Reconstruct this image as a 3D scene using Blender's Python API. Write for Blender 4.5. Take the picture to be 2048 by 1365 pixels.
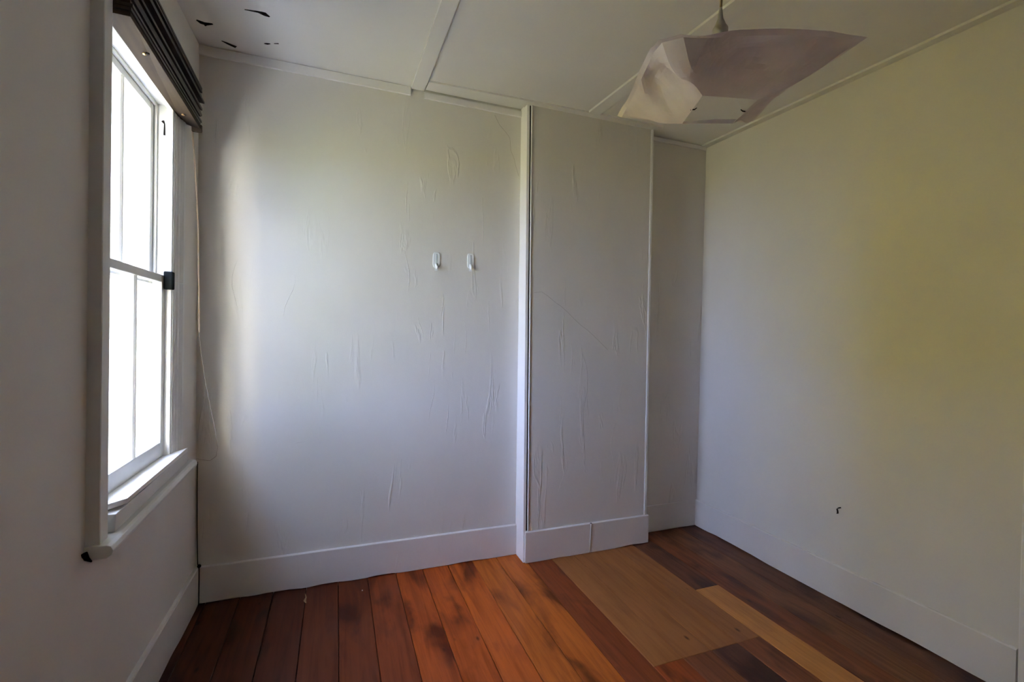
import bpy, bmesh, math, random
from mathutils import Vector, Matrix, noise

random.seed(7)
scene = bpy.context.scene
for o in list(bpy.data.objects):
    bpy.data.objects.remove(o, do_unlink=True)
COL = scene.collection

# ------------------------------------------------------------------ camera
cam_data = bpy.data.cameras.new('camera')
cam_data.sensor_width = 36.0
cam_data.lens = 16.2785
cam_data.clip_start = 0.02
cam = bpy.data.objects.new('camera', cam_data)
COL.objects.link(cam)
R_ = Vector((0.93487942, -0.35442198, 0.01963501))
U_ = Vector((-0.01420341, 0.01792043, 0.99973853))
F_ = Vector((0.35468118, 0.93491386, -0.01171944))
cam.matrix_world = Matrix(((R_.x, U_.x, -F_.x, 0.6274),
                           (R_.y, U_.y, -F_.y, 0.0),
                           (R_.z, U_.z, -F_.z, 1.342),
                           (0, 0, 0, 1)))
scene.camera = cam

# ------------------------------------------------------------------ sky, sun, exposure
world = bpy.data.worlds.new('sky')
scene.world = world
world.use_nodes = True
bg = world.node_tree.nodes['Background']
bg.inputs['Color'].default_value = (0.60, 0.70, 1.08, 1)
bg.inputs['Strength'].default_value = 1.55
sun_data = bpy.data.lights.new('sun', 'SUN')
sun_data.energy = 16.0
sun_data.angle = 0.01
sun_data.color = (1.0, 0.95, 0.86)
sun = bpy.data.objects.new('sun', sun_data)
COL.objects.link(sun)
sun.location = (3, 8, 10)
sun.rotation_euler = Vector((-0.12, -0.65, -0.75)).to_track_quat('-Z', 'Y').to_euler()
vs = scene.view_settings
vs.view_transform = 'Standard'
vs.look = 'None'
vs.exposure = 4.2
vs.gamma = 1.0
vs.use_curve_mapping = False
scene.cycles.use_denoising = True
scene.cycles.use_adaptive_sampling = True
scene.cycles.adaptive_threshold = 0.03
scene.cycles.max_bounces = 9
scene.cycles.diffuse_bounces = 7
scene.cycles.transparent_max_bounces = 12
scene.cycles.caustics_reflective = False
scene.cycles.caustics_refractive = False

# ------------------------------------------------------------------ room dimensions (metres)
L = 3.078            # right wall at the floor
LT = -0.0215         # its lean at the ceiling
YB = 2.638           # back wall at the floor
YT = -0.0356         # its lean at the ceiling
YC = 2.512           # front of the chimney breast
X1, E1 = 1.6885, -0.0315
X2, E2 = 2.5418, -0.0122
YF = -0.45           # wall behind the camera
BH, BT = 0.186, 0.018
def HC(x, y): return 2.7 + 0.0058 * (x - 1.5) + 0.0323 * (y - 2.6)
def yb(z): return YB + YT * z / 2.7
def xr(z): return L + LT * z / 2.7
def x1(z): return X1 + E1 * z / 2.7
def x2(z): return X2 + E2 * z / 2.7

# ------------------------------------------------------------------ materials
def new_mat(name):
    m = bpy.data.materials.new(name); m.use_nodes = True
    nt = m.node_tree
    return m, nt, nt.nodes['Principled BSDF']
def nd(nt, t, **kw):
    n = nt.nodes.new(t)
    for k, v in kw.items():
        if k in n.inputs: n.inputs[k].default_value = v
        else: setattr(n, k, v)
    return n
def lk(nt, a, b): nt.links.new(a, b)
def ramp(nt, fac, stops):
    r = nt.nodes.new('ShaderNodeValToRGB')
    e = r.color_ramp.elements
    while len(e) < len(stops): e.new(0.5)
    for el, (p, c) in zip(e, stops):
        el.position = p; el.color = c if len(c) == 4 else (*c, 1)
    lk(nt, fac, r.inputs['Fac'])
    return r
def mapping(nt, scale, loc=(0, 0, 0)):
    g = nt.nodes.new('ShaderNodeNewGeometry')
    mp = nt.nodes.new('ShaderNodeMapping')
    mp.inputs['Scale'].default_value = scale
    mp.inputs['Location'].default_value = loc
    lk(nt, g.outputs['Position'], mp.inputs['Vector'])
    return mp.outputs['Vector']
def mixc(nt, fac, a, b, mode='MIX'):
    m = nt.nodes.new('ShaderNodeMix'); m.data_type = 'RGBA'; m.blend_type = mode
    if isinstance(fac, (int, float)): m.inputs[0].default_value = fac
    else: lk(nt, fac, m.inputs[0])
    for i, v in ((6, a), (7, b)):
        if isinstance(v, tuple): m.inputs[i].default_value = (*v, 1) if len(v) == 3 else v
        else: lk(nt, v, m.inputs[i])
    return m.outputs[2]

def paint(name, col, rough=0.6, wrinkle=0.0, grain=0.0, dirt=0.0, spec=0.4):
    m, nt, b = new_mat(name)
    n1 = nd(nt, 'ShaderNodeTexNoise', Scale=1.0, Detail=5.0)
    lk(nt, mapping(nt, (2.3, 2.3, 1.7)), n1.inputs['Vector'])
    d = tuple(c * (1 - dirt) for c in col)
    r = ramp(nt, n1.outputs['Fac'], [(0.35, d), (0.65, col)])
    colour = r.outputs['Color']
    if dirt > 0:
        n2 = nd(nt, 'ShaderNodeTexNoise', Scale=1.0, Detail=8.0, Roughness=0.7)
        lk(nt, mapping(nt, (38, 38, 30), (3, 5, 1)), n2.inputs['Vector'])
        sp = ramp(nt, n2.outputs['Fac'], [(0.24, (0.55, 0.5, 0.44)), (0.31, (1, 1, 1))])
        colour = mixc(nt, 0.5, colour, sp.outputs['Color'], 'MULTIPLY')
    lk(nt, colour, b.inputs['Base Color'])
    b.inputs['Roughness'].default_value = rough
    b.inputs['Specular IOR Level'].default_value = spec
    prev = None
    if wrinkle > 0:
        n3 = nd(nt, 'ShaderNodeTexNoise', Scale=1.0, Detail=3.0, Distortion=0.6)
        lk(nt, mapping(nt, (15, 15, 2.6)), n3.inputs['Vector'])
        rr = ramp(nt, n3.outputs['Fac'], [(0.60, (0, 0, 0)), (0.66, (1, 1, 1)), (0.72, (0, 0, 0))])
        # wrinkles come and go over the surface
        n4 = nd(nt, 'ShaderNodeTexNoise', Scale=1.0, Detail=1.0)
        lk(nt, mapping(nt, (3.1, 3.1, 2.2), (7, 2, 4)), n4.inputs['Vector'])
        r4 = ramp(nt, n4.outputs['Fac'], [(0.42, (0, 0, 0)), (0.62, (1, 1, 1))])
        mm = nd(nt, 'ShaderNodeMath', operation='MULTIPLY')
        lk(nt, rr.outputs['Color'], mm.inputs[0]); lk(nt, r4.outputs['Color'], mm.inputs[1])
        bp = nd(nt, 'ShaderNodeBump', Strength=wrinkle, Distance=0.004)
        lk(nt, mm.outputs[0], bp.inputs['Height']); prev = bp
        n6 = nd(nt, 'ShaderNodeTexNoise', Scale=1.0, Detail=2.0)
        lk(nt, mapping(nt, (9, 9, 4)), n6.inputs['Vector'])
        bp2 = nd(nt, 'ShaderNodeBump', Strength=wrinkle * 0.5, Distance=0.008)
        lk(nt, n6.outputs['Fac'], bp2.inputs['Height']); lk(nt, prev.outputs['Normal'], bp2.inputs['Normal']); prev = bp2
    if grain > 0:
        n5 = nd(nt, 'ShaderNodeTexNoise', Scale=190.0, Detail=2.0)
        lk(nt, mapping(nt, (1, 1, 0.6)), n5.inputs['Vector'])
        bp = nd(nt, 'ShaderNodeBump', Strength=grain, Distance=0.001)
        lk(nt, n5.outputs['Fac'], bp.inputs['Height'])
        if prev: lk(nt, prev.outputs['Normal'], bp.inputs['Normal'])
        prev = bp
    if prev: lk(nt, prev.outputs['Normal'], b.inputs['Normal'])
    return m

WALL = (0.685, 0.665, 0.62)
M_wall = paint('cream_wall_paint', WALL, 0.55, wrinkle=0.6, grain=0.25, dirt=0.05)
M_wallr = paint('cream_wall_paint_smooth', WALL, 0.6, wrinkle=0.06, grain=0.22, dirt=0.05)
M_ceil = paint('ceiling_paint', (0.74, 0.73, 0.70), 0.6, grain=0.12, dirt=0.05)
M_trim = paint('white_gloss_paint', (0.78, 0.77, 0.75), 0.38, grain=0.08, dirt=0.05, spec=0.5)
M_side = paint('white_board_paint', (0.84, 0.83, 0.80), 0.45, grain=0.08, dirt=0.03, spec=0.5)
M_sash = paint('worn_sash_paint', (0.74, 0.74, 0.72), 0.45, grain=0.15, dirt=0.16, spec=0.4)
M_base = paint('baseboard_paint', (0.72, 0.69, 0.66), 0.5, wrinkle=0.12, grain=0.2, dirt=0.08)
M_outwall = paint('outside_cream_paint', (0.82, 0.80, 0.75), 0.6, dirt=0.06)

def plain(name, col, rough=0.5, metal=0.0, spec=0.5, var=0.15, scale=40):
    m, nt, b = new_mat(name)
    n = nd(nt, 'ShaderNodeTexNoise', Scale=scale, Detail=3.0)
    lk(nt, mapping(nt, (1, 1, 1)), n.inputs['Vector'])
    r = ramp(nt, n.outputs['Fac'], [(0.3, tuple(c * (1 - var) for c in col)), (0.7, col)])
    lk(nt, r.outputs['Color'], b.inputs['Base Color'])
    b.inputs['Roughness'].default_value = rough
    b.inputs['Metallic'].default_value = metal
    b.inputs['Specular IOR Level'].default_value = spec
    return m
M_dark = plain('dark_gap', (0.018, 0.014, 0.011), 0.9, spec=0.1)
M_crack = plain('crack_grey', (0.34, 0.31, 0.26), 0.9, spec=0.1)
M_lock = plain('dark_green_lock', (0.006, 0.008, 0.008), 0.8, spec=0.1)
M_brass = plain('brass', (0.75, 0.5, 0.25), 0.3, metal=1.0)
M_steel = plain('grey_metal', (0.4, 0.4, 0.38), 0.4, metal=1.0)
M_hook = plain('white_plastic', (0.82, 0.85, 0.86), 0.3, var=0.03)
M_cordm = plain('beige_cord', (0.62, 0.50, 0.38), 0.8)
M_flex = plain('yellowed_flex', (0.30, 0.22, 0.12), 0.5)
M_cap = plain('lamp_cap_plastic', (0.40, 0.37, 0.30), 0.45)
M_bulb = plain('bulb_glass', (0.75, 0.75, 0.72), 0.25, var=0.02)

def wood_floor(name, gloss_rough=0.3, coat=0.55, stain=1.0, gs=1.0):
    m, nt, b = new_mat(name)
    oi = nt.nodes.new('ShaderNodeObjectInfo')
    g = nt.nodes.new('ShaderNodeNewGeometry')
    comb = nt.nodes.new('ShaderNodeVectorMath'); comb.operation = 'MULTIPLY_ADD'
    comb.inputs[1].default_value = (1, 1, 1)
    sc = nt.nodes.new('ShaderNodeVectorMath'); sc.operation = 'SCALE'
    sc.inputs[0].default_value = (37, 91, 13)
    lk(nt, oi.outputs['Random'], sc.inputs['Scale'])
    lk(nt, g.outputs['Position'], comb.inputs[0]); lk(nt, sc.outputs[0], comb.inputs[2])
    def mp(scale):
        q = nt.nodes.new('ShaderNodeMapping'); q.inputs['Scale'].default_value = scale
        lk(nt, comb.outputs[0], q.inputs['Vector']); return q.outputs['Vector']
    grain = nd(nt, 'ShaderNodeTexNoise', Scale=1.0, Detail=6.0, Roughness=0.6, Distortion=0.8)
    lk(nt, mp((34, 2.2, 10)), grain.inputs['Vector'])
    gr = ramp(nt, grain.outputs['Fac'], [(0.3, (0.62, 0.56, 0.52)), (0.55, (1, 1, 1)), (0.75, (1.18, 1.15, 1.1))])
    col = mixc(nt, gs, oi.outputs['Color'], gr.outputs['Color'], 'MULTIPLY')
    st = nd(nt, 'ShaderNodeTexNoise', Scale=1.0, Detail=4.0, Distortion=0.4)
    lk(nt, mp((6.5, 2.6, 3)), st.inputs['Vector'])
    sr = ramp(nt, st.outputs['Fac'], [(0.34, (0.34, 0.28, 0.28)), (0.50, (1, 1, 1))])
    col = mixc(nt, stain, col, sr.outputs['Color'], 'MULTIPLY')
    v = nd(nt, 'ShaderNodeTexVoronoi', Scale=1.0)
    lk(nt, mp((9, 4.2, 3)), v.inputs['Vector'])
    kr = ramp(nt, v.outputs['Distance'], [(0.03, (0.18, 0.13, 0.12)), (0.09, (1, 1, 1))])
    col = mixc(nt, 0.85, col, kr.outputs['Color'], 'MULTIPLY')
    lk(nt, col, b.inputs['Base Color'])
    b.inputs['Roughness'].default_value = 0.5
    b.inputs['Coat Weight'].default_value = coat
    b.inputs['Coat Roughness'].default_value = gloss_rough
    b.inputs['Specular IOR Level'].default_value = 0.15
    rn = ramp(nt, st.outputs['Fac'], [(0.3, (0.42,) * 3), (0.7, (0.6,) * 3)])
    lk(nt, rn.outputs['Color'], b.inputs['Roughness'])
    bp = nd(nt, 'ShaderNodeBump', Strength=0.25, Distance=0.002)
    lk(nt, grain.outputs['Fac'], bp.inputs['Height'])
    lk(nt, bp.outputs['Normal'], b.inputs['Normal'])
    return m
M_floor = wood_floor('varnished_floor_wood', 0.2, 0.10, 1.0)
M_patch = wood_floor('bare_floor_wood', 0.4, 0.03, 0.2, 0.6)

def wood_plain(name, c1, c2, rough=0.5, scale=(30, 2.0, 30)):
    m, nt, b = new_mat(name)
    n = nd(nt, 'ShaderNodeTexNoise', Scale=1.0, Detail=5.0, Distortion=0.5)
    lk(nt, mapping(nt, scale), n.inputs['Vector'])
    r = ramp(nt, n.outputs['Fac'], [(0.35, c1), (0.65, c2)])
    lk(nt, r.outputs['Color'], b.inputs['Base Color'])
    b.inputs['Roughness'].default_value = rough
    return m
M_slat = wood_plain('dark_blind_wood', (0.018, 0.013, 0.010), (0.045, 0.030, 0.022), 0.45)
M_board = wood_plain('brown_head_board', (0.022, 0.012, 0.007), (0.042, 0.025, 0.014), 0.85)

def glass_mat():
    m = bpy.data.materials.new('window_glass'); m.use_nodes = True
    nt = m.node_tree; nt.nodes.clear()
    out = nt.nodes.new('ShaderNodeOutputMaterial')
    tr = nt.nodes.new('ShaderNodeBsdfTransparent')
    n = nd(nt, 'ShaderNodeTexNoise', Scale=7.0, Detail=6.0)
    lk(nt, mapping(nt, (1, 1, 1)), n.inputs['Vector'])
    r = ramp(nt, n.outputs['Fac'], [(0.35, (0.86, 0.87, 0.87)), (0.6, (0.96, 0.97, 0.97))])
    lk(nt, r.outputs['Color'], tr.inputs['Color'])
    gl = nd(nt, 'ShaderNodeBsdfGlossy', Roughness=0.02)
    lw = nd(nt, 'ShaderNodeLayerWeight', Blend=0.5)
    pw = nd(nt, 'ShaderNodeMath', operation='POWER'); pw.inputs[1].default_value = 5.0
    fr = nd(nt, 'ShaderNodeMath', operation='MULTIPLY_ADD'); fr.inputs[1].default_value = 0.7; fr.inputs[2].default_value = 0.03
    lk(nt, lw.outputs['Facing'], pw.inputs[0]); lk(nt, pw.outputs[0], fr.inputs[0])
    mx = nt.nodes.new('ShaderNodeMixShader')
    lk(nt, fr.outputs[0], mx.inputs[0]); lk(nt, tr.outputs[0], mx.inputs[1]); lk(nt, gl.outputs[0], mx.inputs[2])
    lk(nt, mx.outputs[0], out.inputs['Surface'])
    return m
M_glass = glass_mat()

def shade_mat():
    m = bpy.data.materials.new('frosted_shade_plastic'); m.use_nodes = True
    nt = m.node_tree; nt.nodes.clear()
    out = nt.nodes.new('ShaderNodeOutputMaterial')
    n = nd(nt, 'ShaderNodeTexNoise', Scale=14.0, Detail=5.0)
    lk(nt, mapping(nt, (1, 1, 1)), n.inputs['Vector'])
    r = ramp(nt, n.outputs['Fac'], [(0.3, (0.76, 0.69, 0.67)), (0.7, (0.86, 0.79, 0.77))])
    df = nt.nodes.new('ShaderNodeBsdfDiffuse'); tl = nt.nodes.new('ShaderNodeBsdfTranslucent')
    lk(nt, r.outputs['Color'], df.inputs['Color']); lk(nt, r.outputs['Color'], tl.inputs['Color'])
    gl = nd(nt, 'ShaderNodeBsdfGlossy', Roughness=0.32)
    tp = nt.nodes.new('ShaderNodeBsdfTransparent')
    a = nt.nodes.new('ShaderNodeMixShader'); a.inputs[0].default_value = 0.30
    lk(nt, df.outputs[0], a.inputs[1]); lk(nt, tl.outputs[0], a.inputs[2])
    c = nt.nodes.new('ShaderNodeMixShader'); c.inputs[0].default_value = 0.10
    lk(nt, a.outputs[0], c.inputs[1]); lk(nt, gl.outputs[0], c.inputs[2])
    e = nt.nodes.new('ShaderNodeMixShader'); e.inputs[0].default_value = 0.06
    lk(nt, c.outputs[0], e.inputs[1]); lk(nt, tp.outputs[0], e.inputs[2])
    lk(nt, e.outputs[0], out.inputs['Surface'])
    return m
M_shade = shade_mat()

def lawn_mat():
    m, nt, b = new_mat('lawn')
    n = nd(nt, 'ShaderNodeTexNoise', Scale=3.0, Detail=6.0)
    lk(nt, mapping(nt, (1, 1, 1)), n.inputs['Vector'])
    r = ramp(nt, n.outputs['Fac'], [(0.3, (0.14, 0.13, 0.065)), (0.7, (0.20, 0.19, 0.105))])
    lk(nt, r.outputs['Color'], b.inputs['Base Color'])
    b.inputs['Roughness'].default_value = 0.9
    return m
M_lawn = lawn_mat()
M_leaf = plain('leaf_green', (0.07, 0.15, 0.05), 0.6, var=0.4)
M_stem = plain('stem_red_brown', (0.25, 0.10, 0.06), 0.7)

# ------------------------------------------------------------------ mesh helpers
def tag(o, label=None, cat=None, group=None, kind=None):
    if label: o['label'] = label
    if cat: o['category'] = cat
    if group: o['group'] = group
    if kind: o['kind'] = kind
    return o
def hexa(bm, p8):
    """eight corners: four below (counter-clockwise from above), four above"""
    v = [bm.verts.new(p) for p in p8]
    for f in ((3, 2, 1, 0), (4, 5, 6, 7), (0, 1, 5, 4), (1, 2, 6, 5), (2, 3, 7, 6), (3, 0, 4, 7)):
        bm.faces.new([v[i] for i in f])
    return v
def box(bm, a, b):
    (x0, y0, z0), (x1_, y1, z1) = a, b
    hexa(bm, [(x0, y0, z0), (x1_, y0, z0), (x1_, y1, z0), (x0, y1, z0),
              (x0, y0, z1), (x1_, y0, z1), (x1_, y1, z1), (x0, y1, z1)])
def prism(bm, ring0, ring1):
    n = len(ring0)
    a = [bm.verts.new(p) for p in ring0]; b = [bm.verts.new(p) for p in ring1]
    for i in range(n):
        j = (i + 1) % n
        bm.faces.new((a[i], a[j], b[j], b[i]))
    bm.faces.new(a[::-1]); bm.faces.new(b)
def tube(bm, pts, rad, seg=8, caps=True):
    pts = [Vector(p) for p in pts]; rings = []
    rads = rad if isinstance(rad, (list, tuple)) else [rad] * len(pts)
    for i, p in enumerate(pts):
        t = (pts[min(i + 1, len(pts) - 1)] - pts[max(i - 1, 0)]).normalized()
        ref = Vector((0, 0, 1)) if abs(t.z) < 0.9 else Vector((1, 0, 0))
        s = t.cross(ref).normalized(); q = s.cross(t).normalized()
        rings.append([bm.verts.new(p + (s * math.cos(k * 2 * math.pi / seg) + q * math.sin(k * 2 * math.pi / seg)) * rads[i]) for k in range(seg)])
    for a, b in zip(rings, rings[1:]):
        for k in range(seg):
            j = (k + 1) % seg
            bm.faces.new((a[k], a[j], b[j], b[k]))
    if caps:
        bm.faces.new(rings[0][::-1]); bm.faces.new(rings[-1])
def lathe(bm, prof, c, seg=20):
    """prof: (radius, z) from bottom to top around the vertical axis through c"""
    rings = []
    for r, z in prof:
        r = max(r, 0.0004)
        rings.append([bm.verts.new((c[0] + r * math.cos(k * 2 * math.pi / seg), c[1] + r * math.sin(k * 2 * math.pi / seg), c[2] + z)) for k in range(seg)])
    for a, b in zip(rings, rings[1:]):
        for k in range(seg):
            j = (k + 1) % seg
            bm.faces.new((a[k], a[j], b[j], b[k]))
    bm.faces.new(rings[0][::-1]); bm.faces.new(rings[-1])
def obj(name, bm, mat, parent=None, smooth=False, bevel=0.0):
    bmesh.ops.recalc_face_normals(bm, faces=bm.faces)
    me = bpy.data.meshes.new(name); bm.to_mesh(me); bm.free()
    me.materials.append(mat)
    if smooth:
        for p in me.polygons: p.use_smooth = True
    o = bpy.data.objects.new(name, me); COL.objects.link(o)
    if parent: o.parent = parent
    if bevel > 0:
        md = o.modifiers.new('edge', 'BEVEL'); md.width = bevel; md.segments = 2; md.limit_method = 'ANGLE'; md.angle_limit = 0.6
    return o
def bobj(name, a, b, mat, parent=None, bevel=0.0):
    bm = bmesh.new(); box(bm, a, b)
    return obj(name, bm, mat, parent, bevel=bevel)
def empty(name, loc=(0, 0, 0)):
    o = bpy.data.objects.new(name, None); COL.objects.link(o)
    o.empty_display_size = 0.05
    return o
def strip_line(bm, pts, half, normal, lift):
    """a flat ribbon with a little thickness lying on a surface"""
    n = Vector(normal); P = [Vector(p) for p in pts]
    prev = None
    for i, p in enumerate(P):
        t = (P[min(i + 1, len(P) - 1)] - P[max(i - 1, 0)]).normalized()
        s = t.cross(n).normalized()
        h = half[i] if isinstance(half, (list, tuple)) else half
        cur = [bm.verts.new(p - s * h - n * 0.001), bm.verts.new(p + s * h - n * 0.001), bm.verts.new(p + s * h + n * lift), bm.verts.new(p - s * h + n * lift)]
        if prev:
            for k in range(4):
                j = (k + 1) % 4
                bm.faces.new((prev[k], prev[j], cur[j], cur[k]))
        else: bm.faces.new(cur[::-1])
        prev = cur
    bm.faces.new(prev)

# ================================================================== SETTING
# ---------------- floor and its boards
fl = bobj('floor', (-0.09, YF - 0.1, -0.12), (L + 0.12, YB + 0.14, -0.022), M_dark)
tag(fl, 'red-brown varnished timber board floor with a paler patch', 'floor', kind='structure')
seams = [-0.02, 0.045, 0.195, 0.345, 0.50, 0.655, 0.807, 0.957, 1.105, 1.252, 1.40, 1.547, 1.705, 1.860, 2.010, 2.160, 2.310, 2.445, 2.600, 2.745, 2.915, 3.09]
def board(x0, x1_, y0, y1, col, mat=M_floor, dz=0.0, label=None):
    bm = bmesh.new(); g = 0.0013; c = 0.002
    ring = lambda y: [(x0 + g, y, -0.022), (x1_ - g, y, -0.022), (x1_ - g, y, dz - c), (x1_ - g - c, y, dz), (x0 + g + c, y, dz), (x0 + g, y, dz - c)]
    prism(bm, ring(y0 + g), ring(y1 - g))
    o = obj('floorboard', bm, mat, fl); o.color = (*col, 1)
    if label: o['label'] = label
    return o
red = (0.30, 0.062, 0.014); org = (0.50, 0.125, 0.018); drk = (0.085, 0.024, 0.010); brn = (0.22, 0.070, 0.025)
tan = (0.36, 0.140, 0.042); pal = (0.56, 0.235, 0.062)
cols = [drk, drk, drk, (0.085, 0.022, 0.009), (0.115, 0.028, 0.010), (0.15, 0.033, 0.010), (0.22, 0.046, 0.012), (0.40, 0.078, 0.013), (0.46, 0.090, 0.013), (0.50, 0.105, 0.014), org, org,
        (0.24, 0.055, 0.015), (0.40, 0.085, 0.016)]  # own board tones, with the shade at the left put into the colour
YE = YB + 0.02
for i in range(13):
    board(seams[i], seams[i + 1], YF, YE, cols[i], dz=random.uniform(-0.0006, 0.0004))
# the repaired patch: five short bare boards, dark ones in front of it
for a, b, c in ((1.860, 2.010, tan), (2.010, 2.160, (0.34, 0.132, 0.041)), (2.160, 2.310, tan), (2.310, 2.445, (0.33, 0.13, 0.042))):
    board(a, b, 1.54, YE, c, M_patch, 0.0, 'bare pale short floorboard of the repaired patch')
for a, b, c in ((1.860, 2.010, red), (2.010, 2.160, brn), (2.160, 2.310, (0.15, 0.055, 0.028)), (2.310, 2.445, brn)):
    board(a, b, YF, 1.54, c, dz=-0.0006)
board(2.445, 2.600, 1.945, YE, (0.16, 0.060, 0.030))
board(2.445, 2.600, YF, 1.945, pal, M_patch, 0.0003, 'pale yellow replacement floorboard')
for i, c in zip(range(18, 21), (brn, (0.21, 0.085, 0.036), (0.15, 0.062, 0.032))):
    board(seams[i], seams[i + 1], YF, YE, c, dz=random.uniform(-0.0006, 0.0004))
# paint scuff and a plaster crumb on the boards
bm = bmesh.new()
strip_line(bm, [(0.497, 2.565, 0), (0.503, 2.53, 0), (0.499, 2.50, 0), (0.506, 2.475, 0)], [0.0015, 0.003, 0.006, 0.002], (0, 0, 1), 0.0012)
tag(obj('paint_scuff', bm, plain('tan_scuff', (0.40, 0.25, 0.12), 0.8), fl), 'pale scuff on a board')
bm = bmesh.new(); bmesh.ops.create_icosphere(bm, subdivisions=1, radius=0.0035, matrix=Matrix.Translation((0.772, 2.50, 0.003)))
tag(obj('plaster_crumb', bm, M_trim, fl), 'tiny white plaster crumb')

# ---------------- ceiling
bm = bmesh.new()
cx0, cx1, cy0, cy1 = -0.10, L + 0.12, YF - 0.12, YB + 0.14
hexa(bm, [(cx0, cy0, HC(cx0, cy0)), (cx1, cy0, HC(cx1, cy0)), (cx1, cy1, HC(cx1, cy1)), (cx0, cy1, HC(cx0, cy1)),
          (cx0, cy0, 2.95), (cx1, cy0, 2.95), (cx1, cy1, 2.95), (cx0, cy1, 2.95)])
ce = obj('ceiling', bm, M_ceil)
tag(ce, 'off-white sheeted ceiling with flat cover battens', 'ceiling', kind='structure')
def batten(p0, p1, p2, p3, th=0.012, name='batten'):
    """plan corners counter-clockwise"""
    bm = bmesh.new()
    P = (p0, p1, p2, p3)
    hexa(bm, [(x, y, HC(x, y) - th) for x, y in P] + [(x, y, HC(x, y) + 0.002) for x, y in P])
    return obj(name, bm, M_ceil, ce, bevel=0.0015)
yt = yb(2.7)
batten((1.01, YF), (1.068, YF), (1.063, yt - 0.008), (0.992, yt - 0.008))
batten((2.085, YF), (2.14, YF), (2.100, 2.455), (2.022, 2.455))
batten((1.069, 2.487), (2.56, 2.445), (2.56, 2.505), (1.069, 2.578), 0.010)
batten((3.012, YF), (3.09, YF), (3.08, 2.60), (3.010, 2.60))
batten((0.0, YF), (L, YF), (L, YF + 0.06), (0.0, YF + 0.06), 0.0105)
# dark scars where the paint has peeled
def scar(pts, half):
    bm = bmesh.new()
    strip_line(bm, [(x, y, HC(x, y)) for x, y in pts], [h * 1.8 for h in half], (0, 0, -1), 0.0015)
    return obj('peeled_paint_scar', bm, M_dark, ce)
scar([(0.25, 2.225), (0.30, 2.219), (0.325, 2.224), (0.342, 2.236)], [0.0008, 0.003, 0.007, 0.002])
scar([(0.041, 2.386), (0.055, 2.398), (0.070, 2.402), (0.10, 2.391)], [0.002, 0.006, 0.006, 0.002])
scar([(0.070, 2.402), (0.066, 2.420)], [0.005, 0.001])
scar([(0.108, 2.520), (0.132, 2.535), (0.161, 2.552)], [0.001, 0.004, 0.005])
scar([(0.292, 2.465), (0.303, 2.462), (0.318, 2.455)], [0.001, 0.003, 0.001])
scar([(0.335, 2.446), (0.355, 2.438)], [0.0008, 0.0015])

# ---------------- walls
OY0, OY1, OZ0, OZ1 = 1.590, 2.265, 0.80, 2.255      # window hole
bm = bmesh.new()
box(bm, (-0.092, YF - 0.1, -0.1), (0, OY0, 2.75))
box(bm, (-0.10, OY1, -0.1), (0, YB + 0.14, 2.75))
box(bm, (-0.10, OY0, -0.1), (0, OY1, OZ0))
box(bm, (-0.10, OY0, OZ1), (0, OY1, 2.75))
wl = tag(obj('wall_left', bm, M_wallr), 'cream painted wall with the sash window, in shade', 'wall', kind='structure')
bm = bmesh.new()
hexa(bm, [(0, YB, -0.1), (L + 0.1, YB, -0.1), (L + 0.1, YB + 0.14, -0.1), (0, YB + 0.14, -0.1),
          (0, yb(2.75), 2.75), (L + 0.1, yb(2.75), 2.75), (L + 0.1, YB + 0.14, 2.75), (0, YB + 0.14, 2.75)])
wb = tag(obj('wall_back', bm, M_wall), 'wrinkled cream wall lit from the window, behind the two hooks', 'wall', kind='structure')
bm = bmesh.new()
hexa(bm, [(L, YF - 0.1, -0.1), (L + 0.12, YF - 0.1, -0.1), (L + 0.12, YB + 0.1, -0.1), (L, YB + 0.1, -0.1),
          (xr(2.75), YF - 0.1, 2.75), (L + 0.12, YF - 0.1, 2.75), (L + 0.12, YB + 0.1, 2.75), (xr(2.75), YB + 0.1, 2.75)])
wr = tag(obj('wall_right', bm, M_wallr), 'smooth cream wall opposite the window', 'wall', kind='structure')
bm = bmesh.new(); box(bm, (-0.14, YF - 0.12, -0.1), (L + 0.12, YF, 2.75))
tag(obj('wall_front', bm, M_wallr), 'plain cream wall behind the viewer', 'wall', kind='structure')
# fine cracks in the plaster
bm = bmesh.new()
strip_line(bm, [(x, yb(z), z) for x, z in ((1.479, 2.636), (1.500, 2.60), (1.511, 2.583), (1.548, 2.55), (1.576, 2.521), (1.580, 2.49), (1.584, 2.448), (1.607, 2.40), (1.618, 2.36), (1.640, 2.302))], 0.0006, (0, -1, 0), 0.0006)
tag(obj('crack', bm, M_crack, wb), 'fine crack near the top of the wall')
# raised paint wrinkles in the lining paper
def ridge(par, x, z, h, y, bend=0.01, w=0.004):
    bm = bmesh.new(); n = 7; pts = []; rad = []
    for i in range(n):
        t = i / (n - 1)
        zz = z + h * t
        pts.append((x + bend * math.sin(t * 5 + x * 9) + bend * (t - 0.5), (yb(zz) if y is None else y), zz))
        rad.append(w * math.sin(math.pi * (0.06 + 0.88 * t)) * 0.55)
    tube(bm, pts, rad, 6)
    return obj('wallpaper_wrinkle', bm, M_wall, par, smooth=True)
for x, z, h, b in ((1.14, 0.80, 0.30, 0.012), (1.23, 0.72, 0.26, 0.006), (0.99, 1.55, 0.26, -0.012), (0.98, 1.98, 0.20, 0.003), (1.42, 1.85, 0.3, 0.008),
                   (1.33, 1.20, 0.22, 0.006), (1.19, 1.42, 0.16, 0.005), (0.40, 1.38, 0.26, 0.02), (0.16, 1.40, 0.30, 0.02), (1.52, 0.9, 0.25, 0.008), (1.07, 1.30, 0.14, -0.01), (1.47, 1.35, 0.2, 0.006)):
    ridge(wb, x, z, h, None, b)
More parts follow.
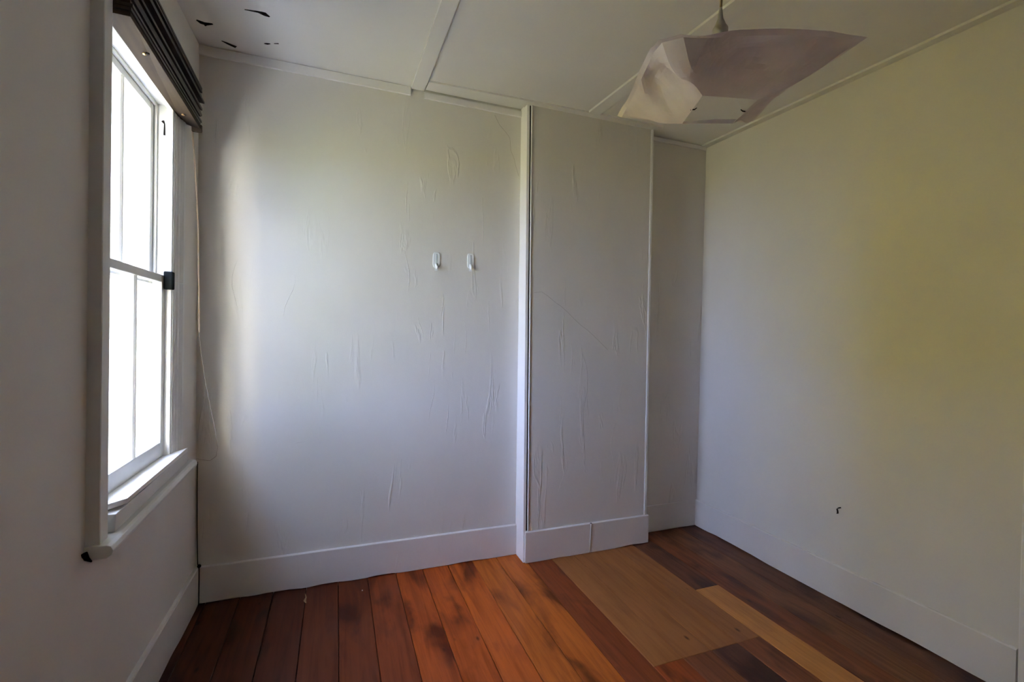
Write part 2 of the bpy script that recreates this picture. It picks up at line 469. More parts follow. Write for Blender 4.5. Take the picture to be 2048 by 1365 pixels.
bm = bmesh.new(); tube(bm, [(0.40, yb(.76), 0.757), (0.45, yb(.76), 0.765), (0.52, yb(.76), 0.772)], [0.0005, 0.002, 0.0005], 6)
obj('wallpaper_wrinkle', bm, M_wall, wb, smooth=True)

# dark line running up the corner beside the window
bm = bmesh.new()
tube(bm, [(0.007, 2.628, 0.70), (0.006, 2.629, 0.55), (0.008, 2.630, 0.35), (0.012, 2.628, 0.20), (0.021, 2.617, 0.185), (0.021, 2.618, 0.004)], 0.0022, 6)
tag(obj('corner_crack', bm, M_dark, wl), 'dark open joint running down the corner')
bm = bmesh.new(); bmesh.ops.create_icosphere(bm, subdivisions=2, radius=0.0085, matrix=Matrix.Translation((0.022, 2.612, 0.196)))
tag(obj('corner_hole', bm, M_dark, wl), 'dark chip at the top of the baseboard corner')

# ---------------- chimney breast
bm = bmesh.new()
HT = 2.72
hexa(bm, [(X1 + 0.004, YC + 0.004, -0.02), (X2, YC + 0.004, -0.02), (X2, YB + 0.05, -0.02), (X1 + 0.004, YB + 0.05, -0.02),
          (x1(HT) + 0.004, YC + 0.004, HT), (x2(HT), YC + 0.004, HT), (x2(HT), YB + 0.05, HT), (x1(HT) + 0.004, YB + 0.05, HT)])
wc = tag(obj('wall_chimney', bm, M_dark), 'shallow boxed-in chimney breast standing proud of the back wall', 'wall', kind='structure')
def slab(name, fx0, fx1, y0, y1, z0, z1, mat, parent, bevel=0.0):
    bm = bmesh.new()
    hexa(bm, [(fx0(z0), y0, z0), (fx1(z0), y0, z0), (fx1(z0), y1, z0), (fx0(z0), y1, z0),
              (fx0(z1), y0, z1), (fx1(z1), y0, z1), (fx1(z1), y1, z1), (fx0(z1), y1, z1)])
    return obj(name, bm, mat, parent, bevel=bevel)
slab('side_board', lambda z: x1(z) - 0.012, lambda z: x1(z) + 0.006, YC - 0.002, YB + 0.04, 0.0, HT, M_side, wc, 0.002)['label'] = 'bright white painted side board'
fp = slab('front_panel', lambda z: x1(z) + 0.016, lambda z: x2(z) - 0.018, YC - 0.004, YC + 0.01, BH - 0.01, HT, M_wall, wc)
slab('corner_bead', lambda z: x1(z) + 0.0145, lambda z: x1(z) + 0.0195, YC - 0.009, YC + 0.008, BH, HT, M_trim, wc, 0.001)
slab('corner_bead', lambda z: x2(z) - 0.016, lambda z: x2(z) + 0.001, YC - 0.010, YC + 0.012, BH, HT, M_trim, wc, 0.003)
slab('right_return', lambda z: x2(z) - 0.002, lambda z: x2(z) + 0.001, YC + 0.004, YB + 0.02, 0.0, HT, M_wallr, wc)
bm = bmesh.new()
strip_line(bm, [(x, YC - 0.004, z) for x, z in ((1.712, 1.598), (1.761, 1.605), (1.80, 1.583), (1.851, 1.547), (1.895, 1.522), (1.936, 1.49), (1.98, 1.452), (2.024, 1.417), (2.08, 1.382), (2.131, 1.342), (2.223, 1.265))], 0.0006, (0, -1, 0), 0.0006)
tag(obj('crack', bm, M_crack, wc), 'fine diagonal crack across the chimney front')
for x, z, h, b in ((1.93, 0.40, 0.26, 0.02), (2.28, 0.50, 0.3, 0.02), (1.90, 0.78, 0.2, 0.004), (1.97, 1.12, 0.18, 0.003), (2.20, 0.42, 0.14, 0.01), (2.33, 0.85, 0.2, 0.012)):
    ridge(wc, x, z, h, YC - 0.004, b, 0.003)

# ---------------- baseboards
def ragged_board(name, ax, side_pts, z1, mat, label, parent=None):
    """side_pts: two plan points (wall side line) and a thickness vector; bottom edge wavers"""
    (p, q, t) = side_pts
    p = Vector((*p, 0)); q = Vector((*q, 0)); t = Vector((*t, 0))
    n = max(6, int((q - p).length / 0.035)); bm = bmesh.new(); prev = None
    for i in range(n + 1):
        c = p.lerp(q, i / n)
        zb = 0.003 + 0.014 * max(0.0, noise.noise(Vector((c.x * 6, c.y * 6, 1.3))) + 0.12)
        cur = [bm.verts.new((c.x, c.y, zb)), bm.verts.new((c.x + t.x, c.y + t.y, zb)),
               bm.verts.new((c.x + t.x, c.y + t.y, z1 - 0.004)), bm.verts.new((c.x + t.x * 0.75, c.y + t.y * 0.75, z1)), bm.verts.new((c.x, c.y, z1))]
        if prev:
            for k in range(5):
                j = (k + 1) % 5
                bm.faces.new((prev[k], prev[j], cur[j], cur[k]))
        else: bm.faces.new(cur)
        prev = cur
    bm.faces.new(prev)
    o = obj(name, bm, mat, parent)
    if not parent: tag(o, label, 'baseboard', kind='structure')
    return o
ragged_board('baseboard_left', 0, ((-0.002, YF), (-0.002, YB), (BT + 0.002, 0)), BH, M_base, 'painted baseboard under the window')
bb = ragged_board('baseboard_back', 0, ((BT, YB + 0.004), (X1 - 0.012, YB + 0.004), (0, -BT - 0.004)), BH, M_base, 'painted baseboard along the back wall left of the chimney')
bc = ragged_board('baseboard_chimney', 0, ((X1 - 0.004, YC + 0.004), (2.115, YC + 0.004), (0, -BT - 0.004)), BH, M_base, 'painted two-piece baseboard across the chimney front')
ragged_board('board', 0, ((2.118, YC + 0.004), (X2 + 0.012, YC + 0.004), (0, -BT - 0.004)), BH, M_base, '', bc)
ragged_board('baseboard_niche', 0, ((X2 + 0.001, YB + 0.004), (L - BT, YB + 0.004), (0, -0.014)), BH, M_wallr, 'dull painted baseboard in the niche right of the chimney')
br = ragged_board('baseboard_right', 0, ((L + 0.003, 0.945), (L + 0.003, YB), (-BT - 0.003, 0)), BH, M_base, 'long painted baseboard along the right wall')
# hairline splits in the baseboards
for par, pts in ((bb, [(0.95, YB - BT, 0.03), (0.957, YB - BT, 0.07), (0.962, YB - BT, 0.11)]),
                 (bb, [(1.445, YB - BT, 0.06), (1.449, YB - BT, 0.12), (1.446, YB - BT, 0.18)])):
    bm = bmesh.new(); strip_line(bm, pts, 0.0012, (0, -1, 0), 0.0012); obj('paint_ridge', bm, M_trim, par)
bm = bmesh.new(); tube(bm, [(2.116, YC - BT - 0.001, 0.02), (2.118, YC - BT - 0.001, 0.10), (2.122, YC - BT - 0.001, 0.185)], 0.0035, 6)
obj('filled_joint', bm, M_base, bc, smooth=True)
bm = bmesh.new(); bmesh.ops.create_icosphere(bm, subdivisions=2, radius=0.005, matrix=Matrix.Translation((2.123, YC - BT + 0.001, 0.184)))
tag(obj('chip', bm, M_dark, bc), 'dark chip at the baseboard joint')

# ---------------- trims at the wall tops
def cornice(name, xa, xb, h, label, gap=0.002):
    bm = bmesh.new(); th = 0.010
    za, zb = HC(xa, yt), HC(xb, yt)
    hexa(bm, [(xa, yb(za) - th, za - h), (xb, yb(zb) - th, zb - h), (xb, yb(zb) + 0.004, zb - h), (xa, yb(za) + 0.004, za - h),
              (xa, yb(za) - th, za - gap), (xb, yb(zb) - th, zb - gap), (xb, yb(zb) + 0.01, zb - gap), (xa, yb(za) + 0.01, za - gap)])
    return tag(obj(name, bm, M_trim, bevel=0.0015), label, 'trim', kind='structure')
cornice('trim_1', 0.0, 0.990, 0.046, 'white strip along the ceiling edge near the window')
cornice('trim_2', 1.064, 1.650, 0.050, 'white strip along the ceiling edge left of the chimney', 0.015)
cornice('trim_3', 2.53, 3.05, 0.034, 'dull strip along the ceiling edge in the niche', 0.010)

# ================================================================== WINDOW
win = empty('window_1')
tag(win, 'white painted double-hung sash window with bright daylight outside', 'window', kind='structure')
Y0, Y1 = 1.605, 2.25
ZS, ZH = 0.815, 2.240
# frame lining
bobj('jamb', (-0.094, OY0 - 0.005, 0.79), (0.002, Y0, 2.26), M_sash, win)
bobj('jamb', (-0.105, Y1, 0.79), (0.002, OY1 + 0.005, 2.26), M_sash, win)
bobj('frame_head', (-0.105, Y0, ZH), (0.002, Y1, 2.262), M_sash, win)
bobj('outer_sill', (-0.24, OY0, 0.765), (-0.012, OY1, 0.812), M_sash, win, 0.004)
# stop beads
bobj('stop_bead', (-0.022, Y1 - 0.008, ZS), (0.001, Y1 + 0.002, ZH), M_side, win, 0.003)
bobj('stop_bead', (-0.020, Y0, ZS), (0.003, Y0 + 0.014, ZH), M_side, win, 0.003)
bobj('stop_bead', (-0.020, Y0, ZH - 0.016), (0.003, Y1, ZH), M_side, win, 0.003)
for y in (Y0, Y1 - 0.012):
    bobj('parting_bead', (-0.062, y, ZS), (-0.052, y + 0.012, ZH), M_sash, win, 0.002)
bobj('parting_bead', (-0.062, Y0, ZH - 0.012), (-0.052, Y1, ZH), M_sash, win, 0.002)
# architraves: thick at the outside edge, moulded down towards the opening
prof = [(0.0, 0.0), (0.008, 0.0), (0.009, 0.010), (0.014, 0.013), (0.0115, 0.020), (0.0125, 0.034), (0.020, 0.040), (0.017, 0.048), (0.019, 0.062),
        (0.028, 0.070), (0.026, 0.078), (0.032, 0.084), (0.032, 0.108), (0.029, 0.110), (0.0, 0.110)]
def architrave(sign, y_in, z0, z1, k=1.0, kw=1.0):
    bm = bmesh.new()
    ring = [(x * k - 0.001, y_in + sign * d * kw) for x, d in prof]
    prism(bm, [(x, y, z0) for x, y in ring], [(x, y, z1) for x, y in ring])
    return obj('architrave', bm, M_sash, win)
architrave(1, Y1, 0.772, 2.217, 0.55)
bm = bmesh.new()
ring = [(-0.001, 1.570), (0.030, 1.570), (0.032, 1.572), (0.032, 1.616), (0.028, 1.620), (0.006, 1.620), (-0.001, 1.612)]
prism(bm, [(x, y, 0.745) for x, y in ring], [(x, y, 2.50) for x, y in ring])
obj('architrave', bm, M_sash, win)
bobj('head_board', (0.0, 1.70, 2.242), (0.010, 2.36, 2.36), M_sash, win)
# sashes
def sash(name, xa, xb, z0, z1, rail_b, rail_t, label):
    s = empty(name); s.parent = win; s['label'] = label
    st = 0.040
    bobj('stile', (xa, Y0 + 0.003, z0), (xb, Y0 + 0.022, z1), M_sash, s, 0.003)
    bobj('stile', (xa, Y1 - st, z0), (xb, Y1 - 0.003, z1), M_sash, s, 0.003)
    bobj('bottom_rail', (xa + 0.0005, Y0 + 0.022, z0), (xb - 0.0005, Y1 - st, z0 + rail_b), M_sash, s, 0.003)
    bobj('top_rail', (xa + 0.0005, Y0 + 0.022, z1 - rail_t), (xb - 0.0005, Y1 - st, z1), M_sash, s, 0.003)
    ym = 1.965; w = 0.011
    bm = bmesh.new()
    xm = (xa + xb) / 2
    ring = [(xa + 0.002, ym - w * 0.5), (xm, ym - w), (xb - 0.006, ym - w), (xb - 0.001, ym - 0.004), (xb - 0.001, ym + 0.004), (xb - 0.006, ym + w), (xm, ym + w), (xa + 0.002, ym + w * 0.5)]
    prism(bm, [(x, y, z0 + rail_b) for x, y in ring], [(x, y, z1 - rail_t) for x, y in ring])
    obj('glazing_bar', bm, M_sash, s)
    for ya, yb_ in ((Y0 + 0.022, ym - w), (ym + w, Y1 - st)):
        bobj('pane', (xm - 0.0015, ya - 0.003, z0 + rail_b - 0.003), (xm + 0.0015, yb_ + 0.003, z1 - rail_t + 0.003), M_glass, s)
    return s
sash('upper_sash', -0.092, -0.063, 1.520, ZH - 0.001, 0.032, 0.036, 'upper sliding sash')
ls = sash('lower_sash', -0.051, -0.021, ZS + 0.001, 1.556, 0.074, 0.030, 'lower sliding sash')
bobj('sash_stop', (-0.021, 2.222, 1.500), (0.010, 2.2515, 1.572), M_lock, win, 0.004)['label'] = 'dark sash stop block'
bm = bmesh.new(); tube(bm, [(0.006, 2.250, 1.532), (0.022, 2.275, 1.529), (0.034, 2.315, 1.533)], 0.0008, 5)
obj('wire_end', bm, M_hook, win)
bm = bmesh.new(); tube(bm, [(-0.030, 2.2485, 2.12), (-0.030, 2.2490, 2.165), (-0.036, 2.2490, 2.175)], [0.0035, 0.0022, 0.006], 6)
obj('sash_cord_hole', bm, M_dark, win)
# stool, fascia below it and the sill nosing with horns
bm = bmesh.new()
hexa(bm, [(-0.022, 1.614, 0.812), (0.046, 1.695, 0.815), (0.040, 2.335, 0.818), (-0.022, 2.249, 0.812),
          (-0.022, 1.614, 0.830), (0.050, 1.695, 0.833), (0.040, 2.335, 0.836), (-0.022, 2.249, 0.830)])
obj('window_stool', bm, M_side, win, bevel=0.002)
bm = bmesh.new()
hexa(bm, [(0.0, 1.646, 0.752), (0.038, 1.646, 0.752), (0.036, 2.350, 0.772), (0.0, 2.350, 0.772),
          (0.0, 1.646, 0.806), (0.042, 1.640, 0.806), (0.038, 2.338, 0.818), (0.0, 2.338, 0.818)])
obj('sill_fascia', bm, M_sash, win, bevel=0.002)
bm = bmesh.new()
def nose(y, z): return [(0.0, y, z - 0.036), (0.050, y, z - 0.036), (0.062, y, z - 0.028), (0.065, y, z - 0.016), (0.060, y, z - 0.004), (0.050, y, z), (0.0, y, z)]
prism(bm, nose(1.560, 0.748), nose(2.382, 0.772))
obj('sill_nosing', bm, M_sash, win, bevel=0.002)
bm = bmesh.new(); tube(bm, [(0.003, 1.556, 0.735), (0.012, 1.550, 0.722), (0.022, 1.552, 0.712)], [0.008, 0.006, 0.002], 8)
obj('broken_plaster', bm, M_dark, win)['label'] = 'dark broken plaster behind the sill end'

# ---------------- door whose architrave just enters at the right edge
dr = empty('door_1'); tag(dr, 'white painted door casing at the right edge of the frame', 'door', kind='structure')
for a, b in ((0.845, 0.938), (-0.10, -0.008)):
    slab('architrave', lambda z: xr(z) - 0.024, lambda z: xr(z) + 0.004, a, b, 0.0, 2.10, M_trim, dr, 0.004)
slab('architrave', lambda z: xr(z) - 0.024, lambda z: xr(z) + 0.004, -0.008, 0.845, 2.01, 2.10, M_trim, dr, 0.004)
slab('leaf', lambda z: xr(z) - 0.008, lambda z: xr(z) + 0.006, -0.004, 0.841, 0.006, 2.006, M_trim, dr, 0.002)
for a, b, c, d in ((0.10, 0.37, 0.2, 0.85), (0.47, 0.74, 0.2, 0.85), (0.10, 0.37, 1.05, 1.88), (0.47, 0.74, 1.05, 1.88)):
    slab('panel', lambda z: xr(z) - 0.013, lambda z: xr(z) - 0.006, a, b, c, d, M_trim, dr, 0.005)
bm = bmesh.new(); tube(bm, [(L - 0.012, 0.79, 0.98), (L - 0.04, 0.79, 0.98), (L - 0.05, 0.79, 0.98), (L - 0.072, 0.79, 0.98), (L - 0.078, 0.79, 0.98)], [0.008, 0.008, 0.024, 0.026, 0.012], 14)
obj('knob', bm, M_brass, dr, smooth=True)

# ---------------- outside: ground, boarded wall, and unseen pieces added to shape the light
M_path = plain('pale_concrete', (0.28, 0.30, 0.345), 0.85, scale=6)
M_bounce_yellow = plain('yellow_bounce_boards', (0.50, 0.42, 0.07), 0.7, var=0.1, scale=2)
bm = bmesh.new(); box(bm, (-2.0, -0.8, -0.65), (-0.10, 4.05, -0.588))
tag(obj('ground_path', bm, M_path), 'pale concrete path along the house outside the window', 'path', kind='structure')
nw = bobj('wall_added_yellow', (-5.4, 1.95, -0.6), (-5.2, 9.0, 3.7), M_bounce_yellow)  # unseen wall added for yellow bounce light on the right wall
tag(nw, 'unseen yellow boarded wall added across the yard to tint the bounce light', 'wall', kind='structure')
for k in range(28):
    bm = bmesh.new(); z = -0.58 + k * 0.152
    hexa(bm, [(-5.2, 1.95, z), (-5.17, 1.95, z), (-5.17, 9.0, z), (-5.2, 9.0, z), (-5.2, 1.95, z + 0.15), (-5.19, 1.95, z + 0.15), (-5.19, 9.0, z + 0.15), (-5.2, 9.0, z + 0.15)])
    obj('weatherboard', bm, M_bounce_yellow, nw)
bm = bmesh.new(); box(bm, (-30, -25, -0.75), (-0.14, 25, -0.6))
tag(obj('ground_lawn', bm, M_lawn), 'sunlit yellow-green lawn outside the window', 'lawn', kind='structure')
bm = bmesh.new(); box(bm, (-0.42, YF - 0.4, 2.52), (-0.14, 4.0, 2.56)); box(bm, (-0.44, YF - 0.4, 2.52), (-0.42, 4.0, 2.66))  # unseen eave added to hold back high sky light
tag(obj('added_eave', bm, M_outwall), 'unseen cream eave added above the window to cut high sky light', 'eave', kind='structure')
bm = bmesh.new()
box(bm, (-1.0, -3.5, -0.6), (-0.10, -0.82, 3.3))  # unseen wing added to bounce sunlight through the window to the corner
pr = [(-1.15, 3.25), (0.9, 3.25), (0.0, 4.5)]
prism(bm, [(x, -3.6, z) for x, z in pr], [(x, -0.80, z) for x, z in pr])
wg = tag(obj('wall_added_bounce', bm, M_outwall), 'unseen cream gable wing added to bounce sunlight into the back corner', 'wall', kind='structure')
for k in range(26):
    z = -0.58 + k * 0.15
    bm = bmesh.new(); hexa(bm, [(-1.0, -0.82, z), (-0.10, -0.82, z), (-0.10, -0.795, z), (-1.0, -0.795, z), (-1.0, -0.82, z + 0.148), (-0.10, -0.82, z + 0.148), (-0.10, -0.81, z + 0.148), (-1.0, -0.81, z + 0.148)])
    obj('weatherboard', bm, M_outwall, wg)
ww = bobj('wall_outside', (-3.6, 4.05, -0.6), (-0.14, 4.2, 3.1), M_outwall)
tag(ww, 'sunlit cream boarded wall seen through the window', 'wall', kind='structure')
x = -3.6; k = 0
while x < -0.2:
    w = 0.118
    bobj('wall_board', (x + 0.002, 4.03 - 0.002 * (k % 2), -0.55), (min(x + w, -0.142), 4.056, 3.05), M_outwall, ww, 0.003)
    x += w + 0.004; k += 1
bobj('corner_post', (-0.79, 3.97, -0.6), (-0.735, 4.03, 1.46), M_outwall, ww, 0.004)
bobj('post_cap', (-0.80, 3.96, 1.46), (-0.725, 4.03, 1.50), M_outwall, ww, 0.004)
# unseen trunk and foliage added to block sky light on the back wall
tr = empty('added_tree'); tag(tr, 'unseen dark green foliage added in the yard to block sky light', 'added_tree')
TC = Vector((-2.85, -1.0, 1.9))
bm = bmesh.new(); tube(bm, [(TC.x, TC.y, -0.6), (TC.x + 0.05, TC.y, 0.6), (TC.x, TC.y + 0.05, 2.2), (TC.x, TC.y, 3.2)], [0.13, 0.11, 0.08, 0.03], 10)
obj('trunk', bm, M_stem, tr, smooth=True)
bm = bmesh.new(); rt = random.Random(11)
for i in range(1300):
    v = Vector((rt.gauss(0, 1), rt.gauss(0, 1), rt.gauss(0, 1))).normalized() * (rt.random() ** 0.4)
    c = TC + Vector((v.x * 1.15, v.y * 1.05, v.z * 2.3))
    a, b_ = rt.uniform(0, 6.28), rt.uniform(-0.6, 0.6)
    dv = Vector((math.cos(a), math.sin(a), b_)) * 0.13; sv = Vector((-math.sin(a), math.cos(a), rt.uniform(-0.5, 0.5))) * 0.06
    q = [bm.verts.new(p) for p in (c - dv, c + sv, c + dv, c - sv)]; bm.faces.new(q)
tag(obj('foliage', bm, M_leaf, tr), kind='stuff')
# a small shrub at the foot of that wall
sh = empty('shrub'); tag(sh, 'small green shrub with reddish stems outside below the window', 'shrub')
for i in range(7):
    a = i * 0.9; b = Vector((-0.93, 3.75, -0.6)); t = b + Vector((0.10 * math.cos(a), 0.10 * math.sin(a), 0.85 + 0.12 * math.sin(i * 2.1)))
    bm = bmesh.new(); tube(bm, [b + Vector((0.02 * math.cos(a), 0.02 * math.sin(a), 0)), b.lerp(t, 0.5), t], [0.008, 0.006, 0.003], 6)
    obj('stem', bm, M_stem, sh)
    for j in range(9):
        c = b.lerp(t, 0.35 + 0.08 * j); d = a + j * 2.4
        dv = Vector((math.cos(d), math.sin(d), 0.35)) * 0.075; sv = Vector((-math.sin(d), math.cos(d), 0.1)) * 0.022
        bm = bmesh.new(); u = Vector((0, 0, 0.003))
        ring = [c, c + dv * 0.4 + sv, c + dv, c + dv * 0.4 - sv]
        prism(bm, ring, [p + u for p in ring]); obj('leaf', bm, M_leaf, sh)

# ================================================================== THINGS
# ---------------- rolled-up slatted blind over the window
bl = empty('window_blind'); tag(bl, 'dark wooden slatted blind drawn up at the top of the window', 'blind')
BY0, BY1 = 1.628, 2.360
bm = bmesh.new()
hexa(bm, [(0.0, BY0, 2.226), (0.068, BY0, 2.226), (0.068, BY1, 2.204), (0.0, BY1, 2.222),
          (0.0, BY0, 2.240), (0.068, BY0, 2.240), (0.068, BY1, 2.222), (0.0, BY1, 2.236)])
obj('head_board', bm, M_board, bl)['label'] = 'brown timber board with screw heads'
bm = bmesh.new(); box(bm, (0.036, 2.352, 2.192), (0.072, 2.366, 2.222)); obj('end_bracket', bm, M_board, bl)
for p in ((0.040, 1.821), (0.031, 2.252)):
    bm = bmesh.new()
    t = (p[1] - BY0) / (BY1 - BY0); z = 2.226 - 0.012 * t - 0.002
    lathe(bm, [(0.002, -0.002), (0.0055, -0.001), (0.006, 0.0015), (0.003, 0.006)], (p[0], p[1], z), 10); obj('screw', bm, M_brass, bl, smooth=True)
    bm = bmesh.new(); lathe(bm, [(0.005, 0), (0.006, 0.004)], (p[0] + 0.009, p[1] - 0.004, z - 0.0005), 10); obj('screw_hole', bm, M_dark, bl)
nz = 15
for i in range(nz):
    z0 = 2.238 + i * 0.0108
    rise = 0.010 + i * 0.0018
    dx = 0.004 * math.sin(i * 2.3) + (0.006 if i in (9, 10, 13) else 0) - (0.009 if i in (8, 12) else 0)
    ye = BY1 + 0.006 * math.sin(i * 1.7) - (0.012 if i < 4 else 0)
    bm = bmesh.new(); th = 0.0092
    zf = z0 - 0.018 + (0.0 if i else 0.002)
    zn = z0 + rise * 0.6
    hexa(bm, [(0.012, BY0 + 0.002 * (i % 3), zn), (0.070 + dx, BY0 + 0.002 * (i % 3), zn), (0.070 + dx, ye, zf), (0.012, ye, zf + 0.012),
              (0.012, BY0 + 0.002 * (i % 3), zn + th), (0.070 + dx, BY0 + 0.002 * (i % 3), zn + th), (0.070 + dx, ye, zf + th), (0.012, ye, zf + 0.012 + th)])
    obj('slat', bm, M_slat, bl)
# pull cord hanging beside the window with a loose loop at the end
bm = bmesh.new()
tube(bm, [(0.033, 2.366, 2.23), (0.040, 2.39, 2.062), (0.052, 2.40, 1.802), (0.059, 2.40, 1.473), (0.061, 2.40, 1.33)], 0.0036, 6)
obj('pull_cord', bm, M_cordm, bl, smooth=True)
bm = bmesh.new()
tube(bm, [(0.061, 2.400, 1.34), (0.065, 2.400, 1.274), (0.085, 2.400, 1.119), (0.105, 2.400, 1.007), (0.126, 2.400, 0.895), (0.138, 2.400, 0.815), (0.131, 2.400, 0.775), (0.108, 2.400, 0.757), (0.074, 2.392, 0.766), (0.062, 2.376, 0.776)], 0.0011, 5)
obj('cord_tail', bm, M_crack, bl, smooth=True)

# ---------------- two adhesive hooks on the back wall
def hook(x, z, label):
    h = empty('wall_hook'); tag(h, label, 'hook', 'white hooks on the back wall')
    y = yb(z)
    bm = bmesh.new()
    W, H2 = 0.0205, 0.044
    ring = []
    for k in range(24):
        a = k * math.pi / 12; ca, sa = math.cos(a), math.sin(a)
        ring.append((x + math.copysign(abs(ca) ** 0.5, ca) * W, z + math.copysign(abs(sa) ** 0.5, sa) * H2))
    prism(bm, [(a, y + 0.002, b) for a, b in ring], [(a, y - 0.006, b) for a, b in ring]); plate = obj('base_plate', bm, M_hook, h, bevel=0.0015)
    bm = bmesh.new()
    prism(bm, [(x - 0.004, y - 0.005, z - 0.024), (x + 0.004, y - 0.005, z - 0.024), (x + 0.004, y - 0.005, z + 0.034), (x - 0.004, y - 0.005, z + 0.034)],
          [(x - 0.002, y - 0.0075, z - 0.024), (x + 0.002, y - 0.0075, z - 0.024), (x + 0.002, y - 0.0075, z + 0.030), (x - 0.002, y - 0.0075, z + 0.030)])
    obj('rib', bm, plain('grey_plastic', (0.42, 0.48, 0.52), 0.5, var=0.03), plate)
    bm = bmesh.new()
    tube(bm, [(x, y - 0.004, z - 0.020), (x, y - 0.007, z - 0.038), (x, y - 0.015, z - 0.046), (x, y - 0.023, z - 0.040), (x, y - 0.026, z - 0.028)], [0.008, 0.008, 0.0075, 0.0065, 0.005], 8)
    obj('hook_prong', bm, M_hook, h, smooth=True)
    bm = bmesh.new(); box(bm, (x - 0.008, y - 0.001, z - 0.060), (x + 0.008, y + 0.001, z - 0.040)); obj('pull_tab', bm, M_hook, plate)
hook(1.151, 1.762, 'white adhesive wall hook, the one further from the chimney breast')
hook(1.351, 1.772, 'white adhesive wall hook, the one nearer the chimney breast')

# ---------------- bent nail / old hole in the right wall
bm = bmesh.new()
tube(bm, [(xr(.487) + 0.001, 1.617, 0.487), (xr(.48) - 0.004, 1.627, 0.482), (xr(.47) - 0.004, 1.634, 0.474), (xr(.46) - 0.003, 1.631, 0.462), (xr(.455) - 0.003, 1.630, 0.455), (xr(.45) + 0.001, 1.638, 0.449)], [0.0035, 0.0028, 0.003, 0.004, 0.0042, 0.002], 7)
tag(obj('bent_nail', bm, M_dark), 'small dark bent nail sticking out of the right wall', 'nail')

# ---------------- pendant lamp with a square sheet shade
pl = empty('pendant_lamp'); tag(pl, 'ceiling pendant lamp with a crumpled translucent square sheet shade', 'lamp')
PC = (1.680, 1.080); ztop = HC(*PC)
bm = bmesh.new(); lathe(bm, [(0.052, -0.004), (0.050, -0.016), (0.030, -0.028), (0.010, -0.032)][::-1] + [(0.052, 0.001)], (PC[0], PC[1], ztop), 24)
obj('ceiling_rose', bm, M_trim, pl, smooth=False)
bm = bmesh.new(); tube(bm, [(PC[0], PC[1], ztop - 0.02), (PC[0] - 0.001, PC[1], 2.45), (PC[0] - 0.003, PC[1], 2.29)], 0.0036, 8)
obj('flex', bm, M_flex, pl, smooth=True)
bm = bmesh.new(); lathe(bm, [(0.020, 2.16), (0.021, 2.235), (0.022, 2.262), (0.016, 2.272), (0.008, 2.292), (0.005, 2.318), (0.0038, 2.325)], (PC[0] - 0.003, PC[1], 0), 18)
obj('lamp_holder', bm, M_cap, pl, smooth=True)
bm = bmesh.new(); lathe(bm, [(0.004, 2.075), (0.020, 2.080), (0.029, 2.098), (0.029, 2.112), (0.020, 2.138), (0.013, 2.152), (0.013, 2.163)], (PC[0] - 0.003, PC[1], 0), 18)
obj('bulb', bm, M_bulb, pl, smooth=True)
outer0 = [(1.372, 0.968, 2.100), (1.412, 0.935, 2.105), (1.496, 0.894, 2.098), (1.628, 0.837, 2.100), (1.738, 0.792, 2.100), (1.852, 0.777, 2.100),
         (1.864, 0.918, 2.095), (1.892, 1.078, 2.095), (1.946, 1.201, 2.095), (1.854, 1.252, 2.095), (1.729, 1.294, 2.090), (1.614, 1.319, 2.085),
         (1.503, 1.347, 2.085), (1.453, 1.210, 2.085), (1.401, 1.075, 2.085), (1.376, 1.007, 2.095)]
CE = Vector((0.6274, 0.0, 1.342))
# the window side of the sheet kicks up towards its rim
lift = {0: 1.02, 11: 1.02, 12: 1.05, 13: 1.06, 14: 1.06, 15: 1.04}
outer = [tuple(CE + (Vector(p) - CE) * lift.get(i, 1.0)) for i, p in enumerate(outer0)]
inner = [(1.583, 1.043, 2.030), (1.743, 0.999, 2.030), (1.794, 1.139, 2.030), (1.650, 1.201, 2.030)]
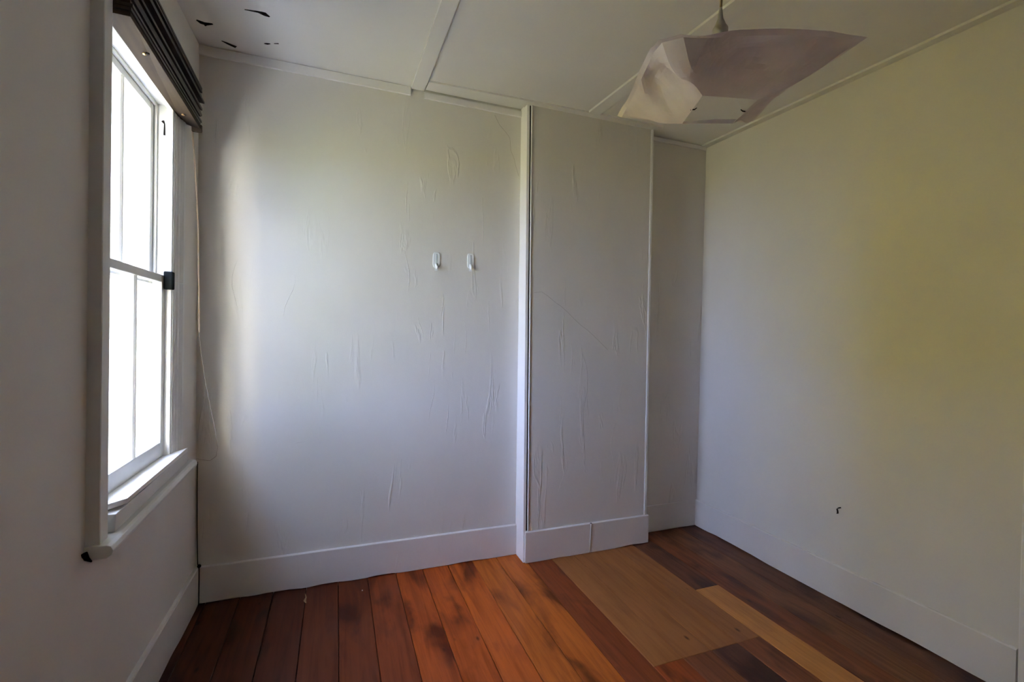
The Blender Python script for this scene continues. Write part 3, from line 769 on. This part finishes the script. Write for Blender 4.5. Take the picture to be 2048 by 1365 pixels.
# positions of the ring points along the inner square: corners fall at outer indices 0..5 (near), 5..8 (right), 8..12 (far), 12..16 (left)
def inner_at(i):
    seg = ((0, 5, 0), (5, 8, 1), (8, 12, 2), (12, 16, 3))
    for a, b, s in seg:
        if i <= b:
            t = (i - a) / (b - a)
            return Vector(inner[s]).lerp(Vector(inner[(s + 1) % 4]), t)
NR, NA = 14, 16 * 6
rnd = random.Random(3)
folds = [(Vector((math.cos(a), math.sin(a))), rnd.uniform(-0.2, 0.2), rnd.uniform(0.004, 0.010)) for a in [rnd.uniform(0, math.pi) for _ in range(9)]]
bm = bmesh.new(); rings = []
for rI in range(NR + 1):
    s = rI / NR; ring = []
    for k in range(NA):
        i = k / 6
        i0 = int(i) % 16; i1 = (i0 + 1) % 16; f = i - int(i)
        po = Vector(outer[i0]).lerp(Vector(outer[i1]), f); pi = inner_at(i)
        p = pi.lerp(po, s)
        e = math.sin(math.pi * min(1, s * 1.05)) 
        uv = Vector((p.x - PC[0], p.y - PC[1])); d = 0
        for dv, c, amp in folds:
            q = (uv.dot(dv) + c) * 7.0
            d += amp * (abs((q % 2) - 1) * 2 - 1)
        left = max(0.0, min(1.0, (1.56 - p.x) / 0.08))
        d *= (0.75 + 1.1 * left)
        d += 0.010 * noise.noise(Vector((p.x * 16, p.y * 16, 0.5))) * (0.4 + left)
        edge = 0.25 if rI == NR else 1.0
        ring.append(bm.verts.new(p + Vector((0, 0, d * e * 0.9 + (0.2 * d if rI == NR else 0)))))
    rings.append(ring)
for a, b in zip(rings, rings[1:]):
    for k in range(NA):
        j = (k + 1) % NA
        bm.faces.new((a[k], a[j], b[j], b[k]))
so = obj('lamp_shade', bm, M_shade, pl)
so['label'] = 'crumpled frosted sheet shade, square with a square opening below'
md = so.modifiers.new('thickness', 'SOLIDIFY'); md.thickness = 0.0006
# small dark clips where the sheet hangs on its carrier wire
q = [Vector(p) + Vector((0, 0, 0.002)) for p in inner]
for a in (1, 3):
    m = (q[a] + q[(a + 1) % 4]) / 2
    inw = (Vector((PC[0], PC[1], m.z)) - m).normalized()
    bm = bmesh.new(); tube(bm, [m - inw * 0.004, m + inw * 0.008, m + inw * 0.014 + Vector((0, 0, 0.004))], [0.0018, 0.0018, 0.0012], 6); obj('clip', bm, M_dark, so)
    bm = bmesh.new(); tube(bm, [m + inw * 0.012 + Vector((0, 0, 0.003)), (PC[0], PC[1], 2.165)], 0.0005, 5); obj('wire_arm', bm, M_hook, pl)
